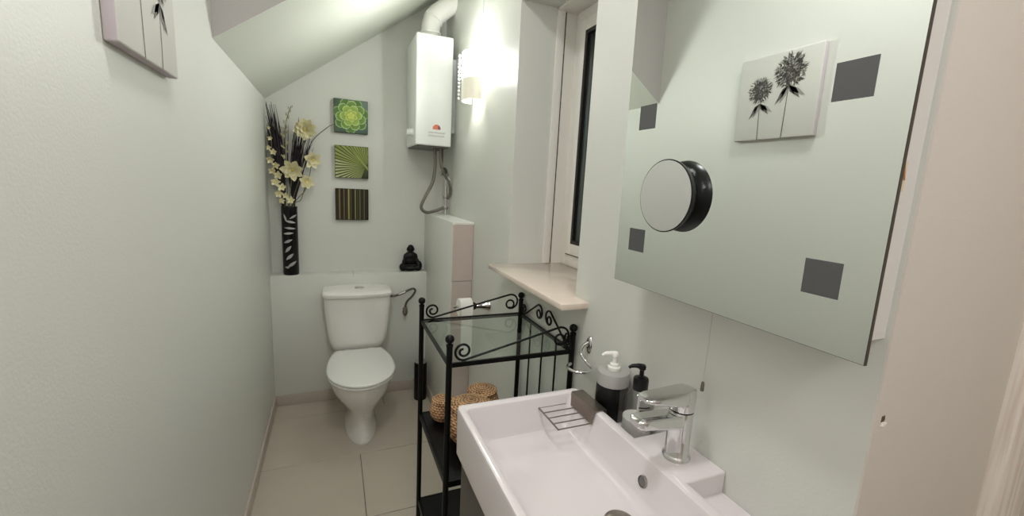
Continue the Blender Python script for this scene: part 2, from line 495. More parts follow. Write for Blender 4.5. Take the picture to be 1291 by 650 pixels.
loft(b, cist_rings([(.402, 2.772, .027, .764), (.414, 2.762, .028, .767), (.418, 2.759, .029, .775), (.418, 2.759, .029, .788), (.410, 2.765, .028, .796), (.38, 2.785, .025, .801), (.25, 2.83, .015, .805)]))
cl = toilet.part('cistern_lid', b, M['ceramic'])
b = new(); lathe(b, (0, 0, 0), [(.030, 0), (.030, .004), (.026, .007), (.0, .0075)], 28)
bmesh.ops.transform(b, matrix=Matrix.Translation((TX + .012, 2.855, .803)) @ Matrix.Diagonal((1, .62, 1, 1)), verts=b.verts[:])
toilet.part('flush_button', b, M['steel'], cl, label='oval steel flush button')

# water inlet at the right of the cistern
b = new(); hose = Thing('water_inlet', 'dark bent inlet pipe with valve at the right of the cistern', 'water valve', (.45, 2.95, .66))
tube(b, spline([(.335, 2.925, .725), (.375, 2.925, .722), (.425, 2.925, .735), (.475, 2.93, .757), (.508, 2.93, .765), (.520, 2.93, .748), (.500, 2.93, .712), (.468, 2.93, .680), (.455, 2.93, .648), (.453, 2.93, .632)], 6), .0075, 10)
hose.part('pipe', b, M['darkpipe'])
b = new(); lathe(b, (.372, 2.925, .722), [(.011, -.01), (.011, .01)], 6, (1, 0, .02)); lathe(b, (.43, 2.925, .737), [(.010, -.025), (.010, .025)], 10, (1, 0, .35))
hose.part('nut', b, M['steel'])
b = new(); lathe(b, (.453, 2.93, .572), [(.003, 0), (.014, .012), (.019, .03), (.014, .052), (.009, .066)], 8)
tube(b, [(.453, 2.93, .61), (.453, LEDGE_Y, .61)], .011, 10)
hose.part('valve', b, M['darksteel'])

# toilet brush
br = Thing('toilet_brush', 'black cylindrical toilet brush holder beside the pipe boxing', 'toilet brush', (.545, 2.82, 0))
b = new(); lathe(b, (.545, 2.82, 0), [(.041, 0), (.043, .006), (.043, .262), (.041, .268), (.012, .27), (.0, .27)], 28)
br.part('holder', b, M['black'])
b = new(); lathe(b, (.545, 2.82, .268), [(.040, 0), (.040, .008), (.009, .012), (.007, .02), (.006, .10), (.008, .115), (.004, .125), (0, .126)], 20)
br.part('handle', b, M['chrome'], label='chrome brush handle')

# ------------------------------------------------------------------ vase with dried and cream flowers
VX, VY, VZ = -.253, 3.027, LEDGE_Z
vz1 = 1.305
vase = Thing('vase', 'tall black cylinder vase with silver leaves in the left corner', 'vase', (VX, VY, VZ))
b = new(); lathe(b, (VX, VY, VZ), [(.043, 0), (.046, .004), (.046, .42), (.0475, .43), (.046, .433), (.042, .43), (.042, .03), (.0, .03)], 40)
vase.part('body', b, M['vase'])
def vleaf(cx, cz, length, wid, tilt):
    """lens shape wrapped on the cylinder; cx = offset across the vase as seen from the front, cz = height"""
    pts = []
    n = 10
    for i in range(n + 1):
        s = -1 + 2 * i / n; w = wid * (1 - s * s) * .5
        for sg in ((0,) if abs(s) == 1 else (1, -1)):
            pts.append((s, sg * w))
    up = [(-1 + 2 * i / n, wid * .5 * (1 - (-1 + 2 * i / n) ** 2)) for i in range(n + 1)]
    rings = []
    for s, w in up:
        w = max(w, .0002); ring = []
        for R, order in ((.0467, (-1, -.5, 0, .5, 1)), (.0455, (1, .5, 0, -.5, -1))):
            for q in order:
                px = cx + s * length / 2 * cos(tilt) - q * w * sin(tilt); pz = cz + s * length / 2 * sin(tilt) + q * w * cos(tilt)
                a = -pi / 2 + px / .046
                ring.append(Vector((VX + R * cos(a), VY + R * sin(a), VZ + pz)))
        rings.append(ring)
    loft(b, rings)
for cx, cz, ln, wd, tl in ((-.022, .365, .05, .013, 1.95), (.026, .372, .055, .012, .5), (.008, .340, .065, .014, -.22), (.004, .300, .07, .013, -.1),
                           (-.006, .268, .062, .014, .08), (-.010, .218, .058, .016, .42), (-.010, .168, .056, .018, .85), (-.002, .120, .06, .018, .75), (.010, .072, .066, .018, .6), (-.020, .052, .03, .012, -.2)):
    b = new(); vleaf(cx, cz, ln, wd, tl); vase.part('leaf_motif', b, M['silver'], label='painted silver leaf')

def petal(b, c, d, up, L, W, curl=.3):
    """one petal from c along d, curling toward up"""
    d = d.normalized(); s = d.cross(up).normalized(); n = s.cross(d).normalized()
    rings = []
    for k in range(5):
        t = k / 4; w = W * (.25 + .75 * sin(pi * min(1, t * .80 + .12))) * (1 if t < .99 else .35)
        p = c + d * (L * t) + n * (curl * L * t * t)
        rings.append([p - s * w / 2 + n * (.12 * w), p + n * 0.0, p + s * w / 2 + n * (.12 * w), p - n * .0012])
    loft(b, rings)

def blossom(b, bc, c, face, R, layers=((6, 1.0, .15), (6, .7, .5), (5, .45, .9))):
    face = Vector(face).normalized(); u = face.orthogonal().normalized(); v = face.cross(u); c = Vector(c)
    for li, (n, s, lift) in enumerate(layers):
        for i in range(n):
            a = 2 * pi * (i + .5 * (li % 2)) / n + random.uniform(-.12, .12)
            d = (u * cos(a) + v * sin(a)) + face * (lift + random.uniform(-.1, .1))
            petal(b, c, d, face, R * s * random.uniform(.88, 1.08), R * .62 * s, .25)
    ball(bc, c + face * R * .12, R * .16, (1, 1, 1), 8, 6)

neck = Vector((VX, VY, vz1 - .02))
def stem_pts(tip, bend=(0, 0, 0), root_off=(0, 0)):
    a = Vector((VX + root_off[0], VY + root_off[1], VZ + .05)); m = neck + Vector((root_off[0], root_off[1], 0)); t = Vector(tip)
    mid = m.lerp(t, .5) + Vector(bend)
    return spline([a, m, mid, t], 6)

FG = 'flower stems in the black vase'
def flower(tip, R, face, label, bend=(0, 0, 0), ro=(0, 0), layers=None, extra=()):
    f = Thing('flower_stem', label, 'flower', (VX + ro[0], VY + ro[1], VZ + .05), FG)
    b = new(); pts = stem_pts(tip, bend, ro); tube(b, pts, .0025, 6); f.part('stem', b, M['stem'])
    b = new(); bc = new()
    if layers: blossom(b, bc, tip, face, R, layers)
    else: blossom(b, bc, tip, face, R)
    for p, r in extra: blossom(b, bc, p, face, r, ((5, 1, .2),))
    bl = f.part('blossom', b, M['cream']); f.part('flower_centre', bc, M['pollen'], bl)
FULL = ((9, 1.0, .1), (9, .85, .4), (7, .65, .8), (5, .4, 1.3))
flower((-.150, 2.985, 1.777), .070, (.1, -1, -.1), 'highest cream double flower, in front of the grass tuft', (.02, 0, 0), (.012, -.004), FULL)
flower((-.112, 2.975, 1.600), .058, (.3, -1, -.2), 'cream flower furthest right, nearest the wall prints', (.02, 0, -.02), (.02, -.01))
flower((-.222, 2.955, 1.532), .066, (-.1, -1, -.25), 'cream flower in the middle of the bouquet', (0, -.02, 0), (0, -.018), ((7, 1.0, .1), (6, .8, .4), (5, .5, .9)))
flower((-.150, 2.975, 1.462), .050, (.3, -1, .1), 'small cream flower low on the right above the vase rim', (.01, -.01, -.02), (.02, -.018))
flower((-.237, 2.960, 1.345), .026, (0, -1, .3), 'smallest pale flower right at the vase rim', (0, -.01, 0), (0, -.028), ((5, 1, .2), (4, .6, .5)))
# orchid spray down the left corner
f = Thing('orchid_spray', 'spray of small cream blossoms drooping along the left corner', 'flower', (VX - .02, VY, VZ + .05), FG)
b = new()
path = [(VX - .02, VY, VZ + .05), (VX - .022, VY - .005, 1.30), (-.300, 3.0, 1.43), (-.330, 3.0, 1.58), (-.335, 3.0, 1.72), (-.343, 2.99, 1.80)]
tube(b, spline(path, 6), .002, 6); f.part('stem', b, M['stem'])
for p, r in (((-.345, 2.99, 1.77), .012), ((-.338, 2.98, 1.71), .016), ((-.350, 2.99, 1.655), .018), ((-.322, 2.975, 1.63), .022), ((-.340, 2.98, 1.585), .026), ((-.312, 2.97, 1.555), .026), ((-.335, 2.985, 1.52), .024),
             ((-.300, 2.965, 1.495), .028), ((-.318, 2.965, 1.455), .030), ((-.283, 2.955, 1.425), .028), ((-.300, 2.96, 1.385), .028), ((-.265, 2.955, 1.375), .024), ((-.285, 2.965, 1.345), .022)):
    b = new(); bc = new(); blossom(b, bc, p, (random.uniform(-.2, .4), -1, random.uniform(-.4, .1)), r, ((5, 1, .25), (3, .5, .7)))
    bl = f.part('blossom', b, M['cream']); f.part('flower_centre', bc, M['pollen'], bl)
# bud stem
f = Thing('bud_stem', 'tall thin stem of green buds rising between the flowers', 'flower', (VX - .006, VY + .006, VZ + .05), FG)
b = new(); pts = spline([(VX - .006, VY + .006, VZ + .05), (VX - .006, VY, 1.30), (-.262, 3.01, 1.60), (-.258, 3.01, 1.78), (-.240, 3.01, 1.86), (-.222, 3.0, 1.905)], 8)
tube(b, pts, .0022, 6); f.part('stem', b, M['stem'])
for i in range(10):
    t = i / 9; p = pts[int((.42 + .57 * t) * (len(pts) - 1))]
    s = 1 if i % 2 else -1
    b = new(); ball(b, p + Vector((s * .008, -.004, .006)), .0075 * (1.2 - .55 * t), (.7, .7, 1.7), 8, 6); f.part('bud', b, M['budm'])
for i in range(9):
    t = i / 8; p = pts[int((.34 + .25 * t) * (len(pts) - 1))]
    b = new(); petal(b, p, Vector(((1 if i % 2 else -1), -.5, .8)), Vector((0, -1, 0)), .034, .011, .2); f.part('leaf', b, M['budm'])
# dried grass tufts
def tuft(label, root, target, n, spread, R, w=.004):
    b = new()
    for i in range(n):
        t = Vector(target) + Vector((random.gauss(0, spread[0]), -abs(random.gauss(0, spread[1])), random.uniform(-spread[2], spread[2] * .4)))
        t.x = max(t.x, XL + .012); t.y = min(t.y, YB - .012)
        mid = neck.lerp(t, .55) + Vector((random.uniform(-.012, .012), random.uniform(-.01, .01), 0))
        mid.x = max(mid.x, XL + .014)
        a = Vector((VX + root[0] + random.uniform(-.01, .01), VY + root[1] + random.uniform(-.008, .008), vz1 - .16))
        nk = Vector((VX + root[0] * 1.1 + random.uniform(-.008, .008), VY + root[1], vz1))
        P = spline([a, nk, mid, t], 5)
        rr = [w * (.5 + .6 * sin(pi * min(1, k / (len(P) - 1) * .9))) * (1 - .75 * (k / (len(P) - 1)) ** 3) for k in range(len(P))]
        tube(b, P, [max(r, .0006) for r in rr], 5)
    o = solo('dried_grass', b, M['drygrass'], label, 'dried grass', (VX + root[0], VY + root[1], vz1 - .16), 'dried grass tufts in the vase')
tuft('dark purple dried grass tuft reaching up the left corner', (-.026, .008), (-.338, 3.035, 1.86), 56, (.030, .02, .17), 0, .0050)
tuft('dark purple dried grass tuft behind the highest flower', (.02, .012), (-.165, 3.035, 1.80), 32, (.034, .02, .13), 0, .0044)
f = Thing('twig', 'single dark twig arching right toward the top wall print', 'twig', (VX + .03, VY, vz1 - .1), 'twigs in the vase')
b = new(); tube(b, spline([(VX + .03, VY, vz1 - .1), (VX + .032, VY, vz1), (-.19, 3.03, 1.50), (-.12, 3.03, 1.70), (-.03, 3.035, 1.80), (.015, 3.04, 1.83)], 6), [.0022] * 25 + [.0018] * 4 + [.001] * 2, 5)
f.part('stem', b, M['drygrass'])

# ------------------------------------------------------------------ statuette
SX, SY, SZ = .502, 3.027, LEDGE_Z
b = new()
def E(x, y, z, rx, ry, rz): ball(b, (SX + x, SY + y, SZ + z), 1, (rx, ry, rz), 20, 14)
E(0, .004, .020, .062, .038, .020)
E(-.055, -.006, .030, .024, .030, .028); E(.056, -.006, .040, .024, .028, .034); E(.050, -.008, .026, .028, .03, .026)
E(0, -.026, .024, .045, .020, .016)
E(0, .010, .070, .046, .028, .050); E(0, .008, .104, .046, .025, .034); E(-.036, .004, .088, .015, .017, .038); E(.036, .004, .088, .015, .017, .038)
E(-.046, -.006, .062, .014, .018, .026); E(.045, -.006, .066, .014, .018, .026); E(-.02, -.030, .045, .026, .011, .010); E(.02, -.030, .045, .026, .011, .010)
E(0, .006, .134, .016, .015, .016); E(0, .003, .158, .0245, .024, .028); E(0, .006, .178, .016, .015, .009)
E(0, -.021, .156, .005, .006, .006); E(-.024, .004, .155, .004, .006, .011); E(.024, .004, .155, .004, .006, .011)
st_ = solo('statuette', b, M['statue'], 'small black cross-legged meditating statuette on the right of the ledge', 'statuette', (SX, SY, SZ))
md = st_.modifiers.new('Remesh', 'REMESH'); md.mode = 'VOXEL'; md.voxel_size = .003; md.use_smooth_shade = True
md = st_.modifiers.new('Smooth', 'SMOOTH'); md.iterations = 3; md.factor = .5

# ------------------------------------------------------------------ prints on the back wall
def pcol(b): return b.loops.layers.float_color.get('Col') or b.loops.layers.float_color.new('Col')
def poly(b, pts, colors):
    lay = pcol(b); vs = [b.verts.new(p) for p in pts]; f_ = b.faces.new(vs)
    for l, c in zip(f_.loops, colors if isinstance(colors, list) else [colors] * len(pts)): l[lay] = c
PS = .206
def print_at(x0, z1, draw, name_label):
    y0 = YB - .030
    t = Thing('wall_print', name_label, 'picture', (x0 + PS / 2, YB, z1 - PS), 'square plant prints on the back wall')
    b = new(); box(b, x0, x0 + PS, y0, YB - .001, z1 - PS, z1, .003, 2); t.part('stretched_canvas', b, M['darkside'])
    b = new()
    lev = [0]
    def P(u, v, k=0): return Vector((x0 + .002 + u * (PS - .004), y0 - .0003 - k * .00012, z1 - PS + .002 + v * (PS - .004)))
    draw(b, P)
    t.part('picture_face', b, M['print_'], smooth=False)
def clampuv(u, v): return min(1, max(0, u)), min(1, max(0, v))
def clip_poly(pts):
    """clip a polygon of (u, v, colour) to the unit square"""
    for ax, lim, sg in ((0, 0, 1), (0, 1, -1), (1, 0, 1), (1, 1, -1)):
        out = []
        for i in range(len(pts)):
            a, c = pts[i], pts[(i + 1) % len(pts)]
            ia, ic = (a[ax] - lim) * sg >= 0, (c[ax] - lim) * sg >= 0
            if ia: out.append(a)
            if ia != ic:
                t = (lim - a[ax]) / (c[ax] - a[ax])
                out.append((a[0] + (c[0] - a[0]) * t, a[1] + (c[1] - a[1]) * t, tuple(x + (y - x) * t for x, y in zip(a[2], c[2]))))
        pts = out
        if len(pts) < 3: return []
    return pts
def shape(b, P, pts, k):
    q = clip_poly(pts)
    if len(q) >= 3: poly(b, [P(u, v, k) for u, v, c in q], [c for u, v, c in q])
def succulent(b, P):
    bg = [rgb(84, 100, 84), rgb(70, 92, 84), rgb(120, 138, 128), rgb(70, 92, 70)]
    poly(b, [P(0, 0), P(1, 0), P(1, 1), P(0, 1)], bg)
    cx, cy, k = .50, .52, 1
    for n, r0, L, W, c_in, c_mid, c_tip, ph in ((7, .1, .56, .32, rgb(62, 94, 44), rgb(98, 132, 70), rgb(160, 190, 136), .2), (7, .06, .47, .30, rgb(74, 110, 46), rgb(124, 158, 80), rgb(186, 210, 150), .6),
                                                (6, .03, .34, .25, rgb(110, 146, 60), rgb(166, 192, 96), rgb(214, 226, 160), .1), (6, .01, .20, .15, rgb(140, 168, 64), rgb(190, 206, 100), rgb(222, 230, 160), .7), (5, 0, .11, .09, rgb(196, 206, 96), rgb(214, 220, 120), rgb(230, 234, 170), .3)):
        for i in range(n):
            a = 2 * pi * i / n + ph
            ring_o, ring_i = [], []
            prof = [(l, (l ** .75) * ((1 - l) ** .5) * 1.15) for l in [q / 9 for q in range(10)]]
            out = [(l, w) for l, w in prof] + [(l, -w) for l, w in reversed(prof[1:-1])]
            for l, w in out:
                def pt(scale, c):
                    ll = r0 + (L - r0) * (.5 + (l - .5) * scale); ww = w * W * scale
                    return (cx + ll * cos(a) - ww * sin(a), cy + ll * sin(a) + ww * cos(a), c)
                ring_o.append(pt(1, tuple(x + (y - x) * l for x, y in zip(c_in, c_tip))))
                ring_i.append(pt(.86, tuple(x + (y - x) * l for x, y in zip(c_in, c_mid))))
            shape(b, P, ring_o, k); shape(b, P, ring_i, k + .5); k += 1
def palm(b, P):
    poly(b, [P(0, 0), P(1, 0), P(1, 1), P(0, 1)], [rgb(40, 46, 26), rgb(38, 46, 24), rgb(104, 116, 64), rgb(140, 140, 92)])
    cx, cy = .93, .38
    N = 30
    for i in range(N):
        a = radians(62 + i * (250 - 62) / N); da = radians((250 - 62) / N)
        f = i / (N - 1)
        light = rgb(150, 158, 92) if f < .55 else rgb(198, 200, 162)
        if i % 3 == 1 and f < .6: light = rgb(112, 128, 62)
        dark = rgb(62, 72, 36)
        L = 1.5
        r0 = .05 + .0 * f
        shape(b, P, [(cx + r0 * cos(a), cy + r0 * sin(a), rgb(150, 160, 84)), (cx + L * cos(a), cy + L * sin(a), light), (cx + L * cos(a + da * .62), cy + L * sin(a + da * .62), light)], 1 + i * .1)
        shape(b, P, [(cx + r0 * cos(a), cy + r0 * sin(a), dark), (cx + L * cos(a + da * .62), cy + L * sin(a + da * .62), dark), (cx + L * cos(a + da * .9), cy + L * sin(a + da * .9), rgb(36, 42, 22))], 1.05 + i * .1)
    shape(b, P, [(1.02, .22, rgb(120, 132, 66)), (1.02, .32, rgb(170, 176, 104)), (.42, .98, rgb(150, 158, 92)), (.37, .97, rgb(96, 108, 54))], 6)
def bamboo(b, P):
    poly(b, [P(0, 0), P(1, 0), P(1, 1), P(0, 1)], rgb(30, 26, 20))
    x = 0.02; k = 1
    pal = [(62, 46, 30), (128, 112, 74), (54, 44, 28), (112, 102, 72), (70, 56, 36), (170, 158, 92), (92, 96, 50), (48, 40, 28), (150, 140, 92), (70, 70, 44), (128, 118, 80), (60, 54, 34), (104, 112, 62), (58, 48, 34)]
    for i, c in enumerate(pal):
        w = (.045, .06, .038, .05)[i % 4]
        cd = tuple(v * .55 for v in c)
        shape(b, P, [(x, 0, rgb(*cd)), (x + w * .5, 0, rgb(*c)), (x + w * .5, 1, rgb(*c)), (x, 1, rgb(*cd))], k)
        shape(b, P, [(x + w * .5, 0, rgb(*c)), (x + w, 0, rgb(*cd)), (x + w, 1, rgb(*cd)), (x + w * .5, 1, rgb(*c))], k)
        x += w + .021
print_at(.014, 1.992, succulent, 'square print of a green succulent rosette, top of three')
print_at(.016, 1.705, palm, 'square print of a fanned palm leaf, middle of three')
print_at(.016, 1.430, bamboo, 'square print of dark bamboo stripes, lowest of three')

# ------------------------------------------------------------------ thistle canvas on the left wall
CY0, CY1, CZ0, CZ1, CX = 1.025, 1.348, 1.717, 2.035, -.346
t = Thing('thistle_canvas', 'white box canvas of two grey thistles high on the left wall', 'picture', (XL, (CY0 + CY1) / 2, CZ0))
b = new(); box(b, XL + .001, CX, CY0, CY1, CZ0, CZ1, .004, 3)
cv = t.part('stretched_canvas', b, [M['canvas'], M['canvasside']])
for p in cv.data.polygons:
    if abs(p.normal.x) < .5: p.material_index = 1
b = new()
def CP(u, v, k=0):     # u runs from the far edge to the near edge
    return Vector((CX + .0004 + k * .00015, CY1 - u * (CY1 - CY0), CZ0 + v * (CZ1 - CZ0)))
def quad(pts, c, k): poly(b, [CP(u, v, k) for u, v in pts], c)
g0, g1, g2, g3 = rgb(52, 48, 46), rgb(96, 92, 88), rgb(150, 148, 142), rgb(222, 222, 216)
for sx, htop, lean in ((.33, .44, -.02), (.635, .60, .015)):
    quad([(sx - .006, 0), (sx + .006, 0), (sx + .004 + lean, htop), (sx - .004 + lean, htop)], rgb(112, 106, 98), 1)
    quad([(sx + .002, 0), (sx + .006, 0), (sx + .004 + lean, htop), (sx + .001 + lean, htop)], g0, 1.3)
def thistle(hx, hy, R):
    random.seed(int(R * 1000))
    quad([(hx + R * .72 * cos(q * pi / 9), hy + R * .72 * sin(q * pi / 9)) for q in range(18)], rgb(76, 72, 68), 1.6)
    for i in range(420):
        a = random.uniform(0, 2 * pi); r0 = R * sqrt(random.uniform(0, .72)); L = R * random.uniform(.16, .36)
        px, py = hx + r0 * cos(a), hy + r0 * sin(a)
        a2 = a + random.gauss(0, .5); w = R * random.uniform(.03, .06)
        c = random.choice([g0, g0, g0, g1, g1, g2] if r0 < R * .6 else [g0, g0, g1, g1, g2, g3])
        quad([(px - w * sin(a2), py + w * cos(a2)), (px + L * cos(a2), py + L * sin(a2)), (px + w * sin(a2), py - w * cos(a2))], c, 2 + i * .01)
thistle(.30, .60, .155)
thistle(.655, .765, .195)
for hx, hy, s in ((.315, .44, 1.0), (.655, .60, 1.15)):
    for ax, L, c in ((-2.2, .22, g1), (-2.0, .19, g2), (-2.35, .13, g0), (-.85, .19, g1), (-.62, .22, g2), (-.72, .16, g3), (-1.0, .12, g0)):
        L *= s; a = ax; w = .022 * s
        quad([(hx, hy), (hx + .5 * L * cos(a) - w * sin(a), hy + .5 * L * sin(a) + w * cos(a)), (hx + L * cos(a), hy + L * sin(a)), (hx + .5 * L * cos(a) + w * sin(a), hy + .5 * L * sin(a) - w * cos(a))], c, 6)
t.part('picture_face', b, M['print_'], smooth=False)
random.seed(11)

# ------------------------------------------------------------------ water heater and its pipes
HX0, HX1, HY0, HY1, HZ0, HZ1 = .468, .690, 2.705, 3.045, 1.722, 2.362
h = Thing('water_heater', 'white gas water heater mounted high on the right wall', 'water heater', (.58, 2.87, HZ0))
b = new(); box(b, HX0, HX1, HY0, HY1, HZ0, HZ1, .008, 3); casing = h.part('casing', b, M['heater'])
b = new(); box(b, HX1 - .004, XR, 2.79, 3.03, 1.815, 2.262, .003, 2); h.part('mounting_frame', b, M['greymetal'])
b = new(); box(b, HX0 + .012, HX1 - .012, HY0 + .012, HY1 - .012, HZ0 - .008, HZ0 + .002); h.part('base_plate', b, M['darkpipe'])
b = new(); lathe(b, (HX0 + .002, 2.80, 1.80), [(.026, 0), (.026, .006), (.021, .008), (.019, .026), (.017, .029), (0, .03)], 24, (-1, 0, 0)); box(b, HX0 - .036, HX0 - .026, 2.797, 2.803, 1.784, 1.818, .002)
h.part('knob', b, M['heater'])
b = new()   # arched red sticker
yy = HY0 - .0008
sx, sz, R = .597, 1.826, .0245
arc = [(sx - R, sz - .006)] + [(sx + R * cos(a), sz + R * sin(a) * .95) for a in [pi - i * pi / 14 for i in range(15)]] + [(sx + R, sz - .006)]
loft(b, [[Vector((x, yy, z)) for x, z in arc], [Vector((x, yy + .001, z)) for x, z in arc]])
bad = h.part('sticker', b, M['red'], casing, label='arched red sticker', smooth=False)
b = new()
tri = [(sx + .006, sz + .006), (sx + .012, sz + .019), (sx + .020, sz + .008), (sx + .022, sz - .005), (sx + .008, sz - .004)]
loft(b, [[Vector((x, yy - .0005, z)) for x, z in tri], [Vector((x, yy, z)) for x, z in tri]])
h.part('sticker_mark', b, M['redshade'], casing, smooth=False)
b = new()   # two lines of faint lettering too small to read
for row, (zc, xa, xb) in enumerate(((1.800, .545, .650), (1.781, .545, .645))):
    x = xa
    while x < xb:
        w = random.uniform(.004, .008)
        box(b, x, min(x + w, xb), yy, yy + .0015, zc - .0055 + random.uniform(0, .002), zc + .0055 - random.uniform(0, .002)); x += w + .0015
h.part('lettering', b, M['greyprint'], casing, smooth=False)

b = new()
pth = [Vector((.580, 2.86, HZ1 - .01)), Vector((.580, 2.86, 2.41)), Vector((.582, 2.86, 2.455)), Vector((.592, 2.86, 2.492)), Vector((.610, 2.86, 2.520)), Vector((.65, 2.86, 2.556)), Vector((XR + .01, 2.86, 2.635))]
fx = Thing('flue_pipe', 'white elbow flue pipe rising from the water heater', 'flue pipe', (.58, 2.86, HZ1))
tube(b, spline(pth, 4), .058, 28); fx.part('pipe', b, M['flue'])
b = new()
lathe(b, (.580, 2.86, 2.405), [(.059, 0), (.0635, .004), (.0635, .012), (.059, .016)], 32)
lathe(b, (.594, 2.86, 2.494), [(.058, -.004), (.0625, 0), (.0625, .005), (.058, .009)], 32, (.42, 0, .8))
fx.part('collar', b, M['flue'])

pg = Thing('water_pipe', 'chrome upright pipe on top of the pipe boxing', 'pipe', (.700, 2.85, BZ))
b = new(); tube(b, [(.700, 2.85, BZ - .02), (.700, 2.85, 1.56)], .010, 12); pg.part('pipe', b, M['chrome'])
for z in (1.325, 1.395, 1.545):
    b = new(); lathe(b, (.700, 2.85, z), [(.015, 0), (.017, .004), (.017, .016), (.015, .02)], 8); pg.part('nut', b, M['steel'])
b = new(); tube(b, [(.700, 2.85, 1.54), (.672, 2.83, 1.56)], .010, 10); lathe(b, (.662, 2.815, 1.56), [(.014, -.012), (.016, 0), (.014, .012)], 10, (1, .4, 0))
box(b, .696, .722, 2.815, 2.822, 1.50, 1.535, .002)
pg.part('tap_valve', b, M['chrome'])
def hose_thing(name, label, pts, r, m, grp='hoses under the water heater'):
    b = new(); tube(b, spline(pts, 10), r, 10); solo(name, b, m, label, 'hose', pts[0], grp)
hose_thing('flexible_hose', 'grey braided hose looping left below the water heater', [(.612, 2.81, HZ0 - .004), (.614, 2.81, 1.60), (.600, 2.805, 1.50), (.555, 2.80, 1.41), (.528, 2.80, 1.34), (.560, 2.81, 1.305), (.62, 2.83, 1.312), (.686, 2.845, 1.335)], .0105, M['hose'])
hose_thing('gas_pipe', 'dark pipe dropping beside the braided hose to the valve', [(.660, 2.83, HZ0 - .004), (.662, 2.83, 1.64), (.664, 2.83, 1.60), (.690, 2.835, 1.585), (.700, 2.845, 1.555)], .0095, M['darkpipe'])
hose_thing('flexible_hose', 'short grey hose curving right from the heater to the upright pipe', [(.640, 2.775, HZ0 - .004), (.642, 2.775, 1.64), (.668, 2.78, 1.56), (.712, 2.80, 1.49), (.7195, 2.815, 1.43), (.705, 2.83, 1.395)], .009, M['hose'])

# ------------------------------------------------------------------ wall lamp
lp = Thing('wall_lamp', 'lit opal glass wall lamp between the heater and the window', 'wall lamp', (XR, 2.295, 1.95))
b = new(); box(b, XR - .014, XR, 2.225, 2.365, 1.965, 2.15, .003, 2); lp.part('back_plate', b, M['greymetal'])
b = new()
LZ0, LZ1 = 1.935, 2.175
outer, inner = [], []
for i in range(17):
    a = pi * i / 16
    outer.append((XR - .016 - .078 * sin(a) ** .7, 2.295 - .09 * cos(a))); inner.append((XR - .016 - .073 * sin(a) ** .7, 2.295 - .085 * cos(a)))
sec = outer + list(reversed(inner))
LZM = 2.045
FAR = 11      # far side of the shade, made opaque to keep lamplight off the heater
secf = outer[FAR - 1:] + list(reversed(inner[FAR - 1:]))
secn = outer[:FAR] + list(reversed(inner[:FAR]))
loft(b, [[Vector((x, y, LZM)) for x, y in secf], [Vector((x, y, LZ1)) for x, y in secf]])
lp.part('light_shield', b, M['white'], label='opaque white side added to keep lamplight off the heater')
b = new(); loft(b, [[Vector((x, y, LZM)) for x, y in secn], [Vector((x, y, LZ1)) for x, y in secn]])
lp.part('glass_shade', b, M['shade'], label='glowing opal glass shade')
sec = outer + list(reversed(inner))
b = new(); loft(b, [[Vector((x, y, LZ0)) for x, y in sec], [Vector((x, y, LZM)) for x, y in sec]])
lp.part('lower_glass', b, M['shadelow'], label='cream lower glass')
for i in range(12):
    b = new(); ball(b, (XR - .100, 2.345, LZ0 + .014 + i * .0195), .0075, (1, 1, 1), 10, 8); lp.part('bead', b, M['bead'])
b = new(); tube(b, [(XR - .010, 2.27, 2.15), (XR - .003, 2.27, 2.20), (XR - .003, 2.27, 2.45), (XR - .003, 2.27, ZC)], .003, 6); lp.part('cable', b, M['greymetal'])

# ------------------------------------------------------------------ toilet roll holder
rh = Thing('toilet_roll_holder', 'chrome cone toilet roll holder on the right wall behind the rack', 'toilet roll holder', (XR, 2.0, .90))
b = new(); lathe(b, (XR, 2.0, .895), [(.030, 0), (.030, .006), (.026, .012), (.018, .05), (.013, .085), (.011, .09)], 24, (-1, 0, 0)); rh.part('cone', b, M['chrome'])
b = new(); tube(b, [(XR - .085, 2.0, .895), (XR - .19, 2.0, .895)], .008, 12); rh.part('rod', b, M['chrome'])
b = new(); ball(b, (XR - .088, 1.992, .897), .020, (1, 1, 1), 16, 10); rh.part('collar', b, M['black'], label='dark round collar')
b = new()
lathe(b, (XR - .098, 2.0, .892), [(.018, 0), (.044, 0), (.045, .002), (.045, .062), (.044, .064), (.018, .064)], 32, (-1, 0, 0))
tr = Thing('toilet_roll', 'white toilet roll with a hanging sheet behind the glass shelf', 'toilet roll', (XR - .13, 2.0, .892))
tr.part('roll', b, M['paper'])
b = new(); yp = 2.0 - .0455
sh = spline([(0, 2.0, .938), (0, 1.972, .930), (0, yp, .892), (0, yp + .001, .80), (0, yp, .69), (0, yp + .002, .60)], 5)
loft(b, [[Vector((XR - .101 - (.058 if k else 0), p.y - o, p.z + (o if p.z > .9 else 0))) for k, o in ((0, 0), (1, 0), (1, .0012), (0, .0012))] for p in sh])
tr.part('sheet', b, M['paper'])

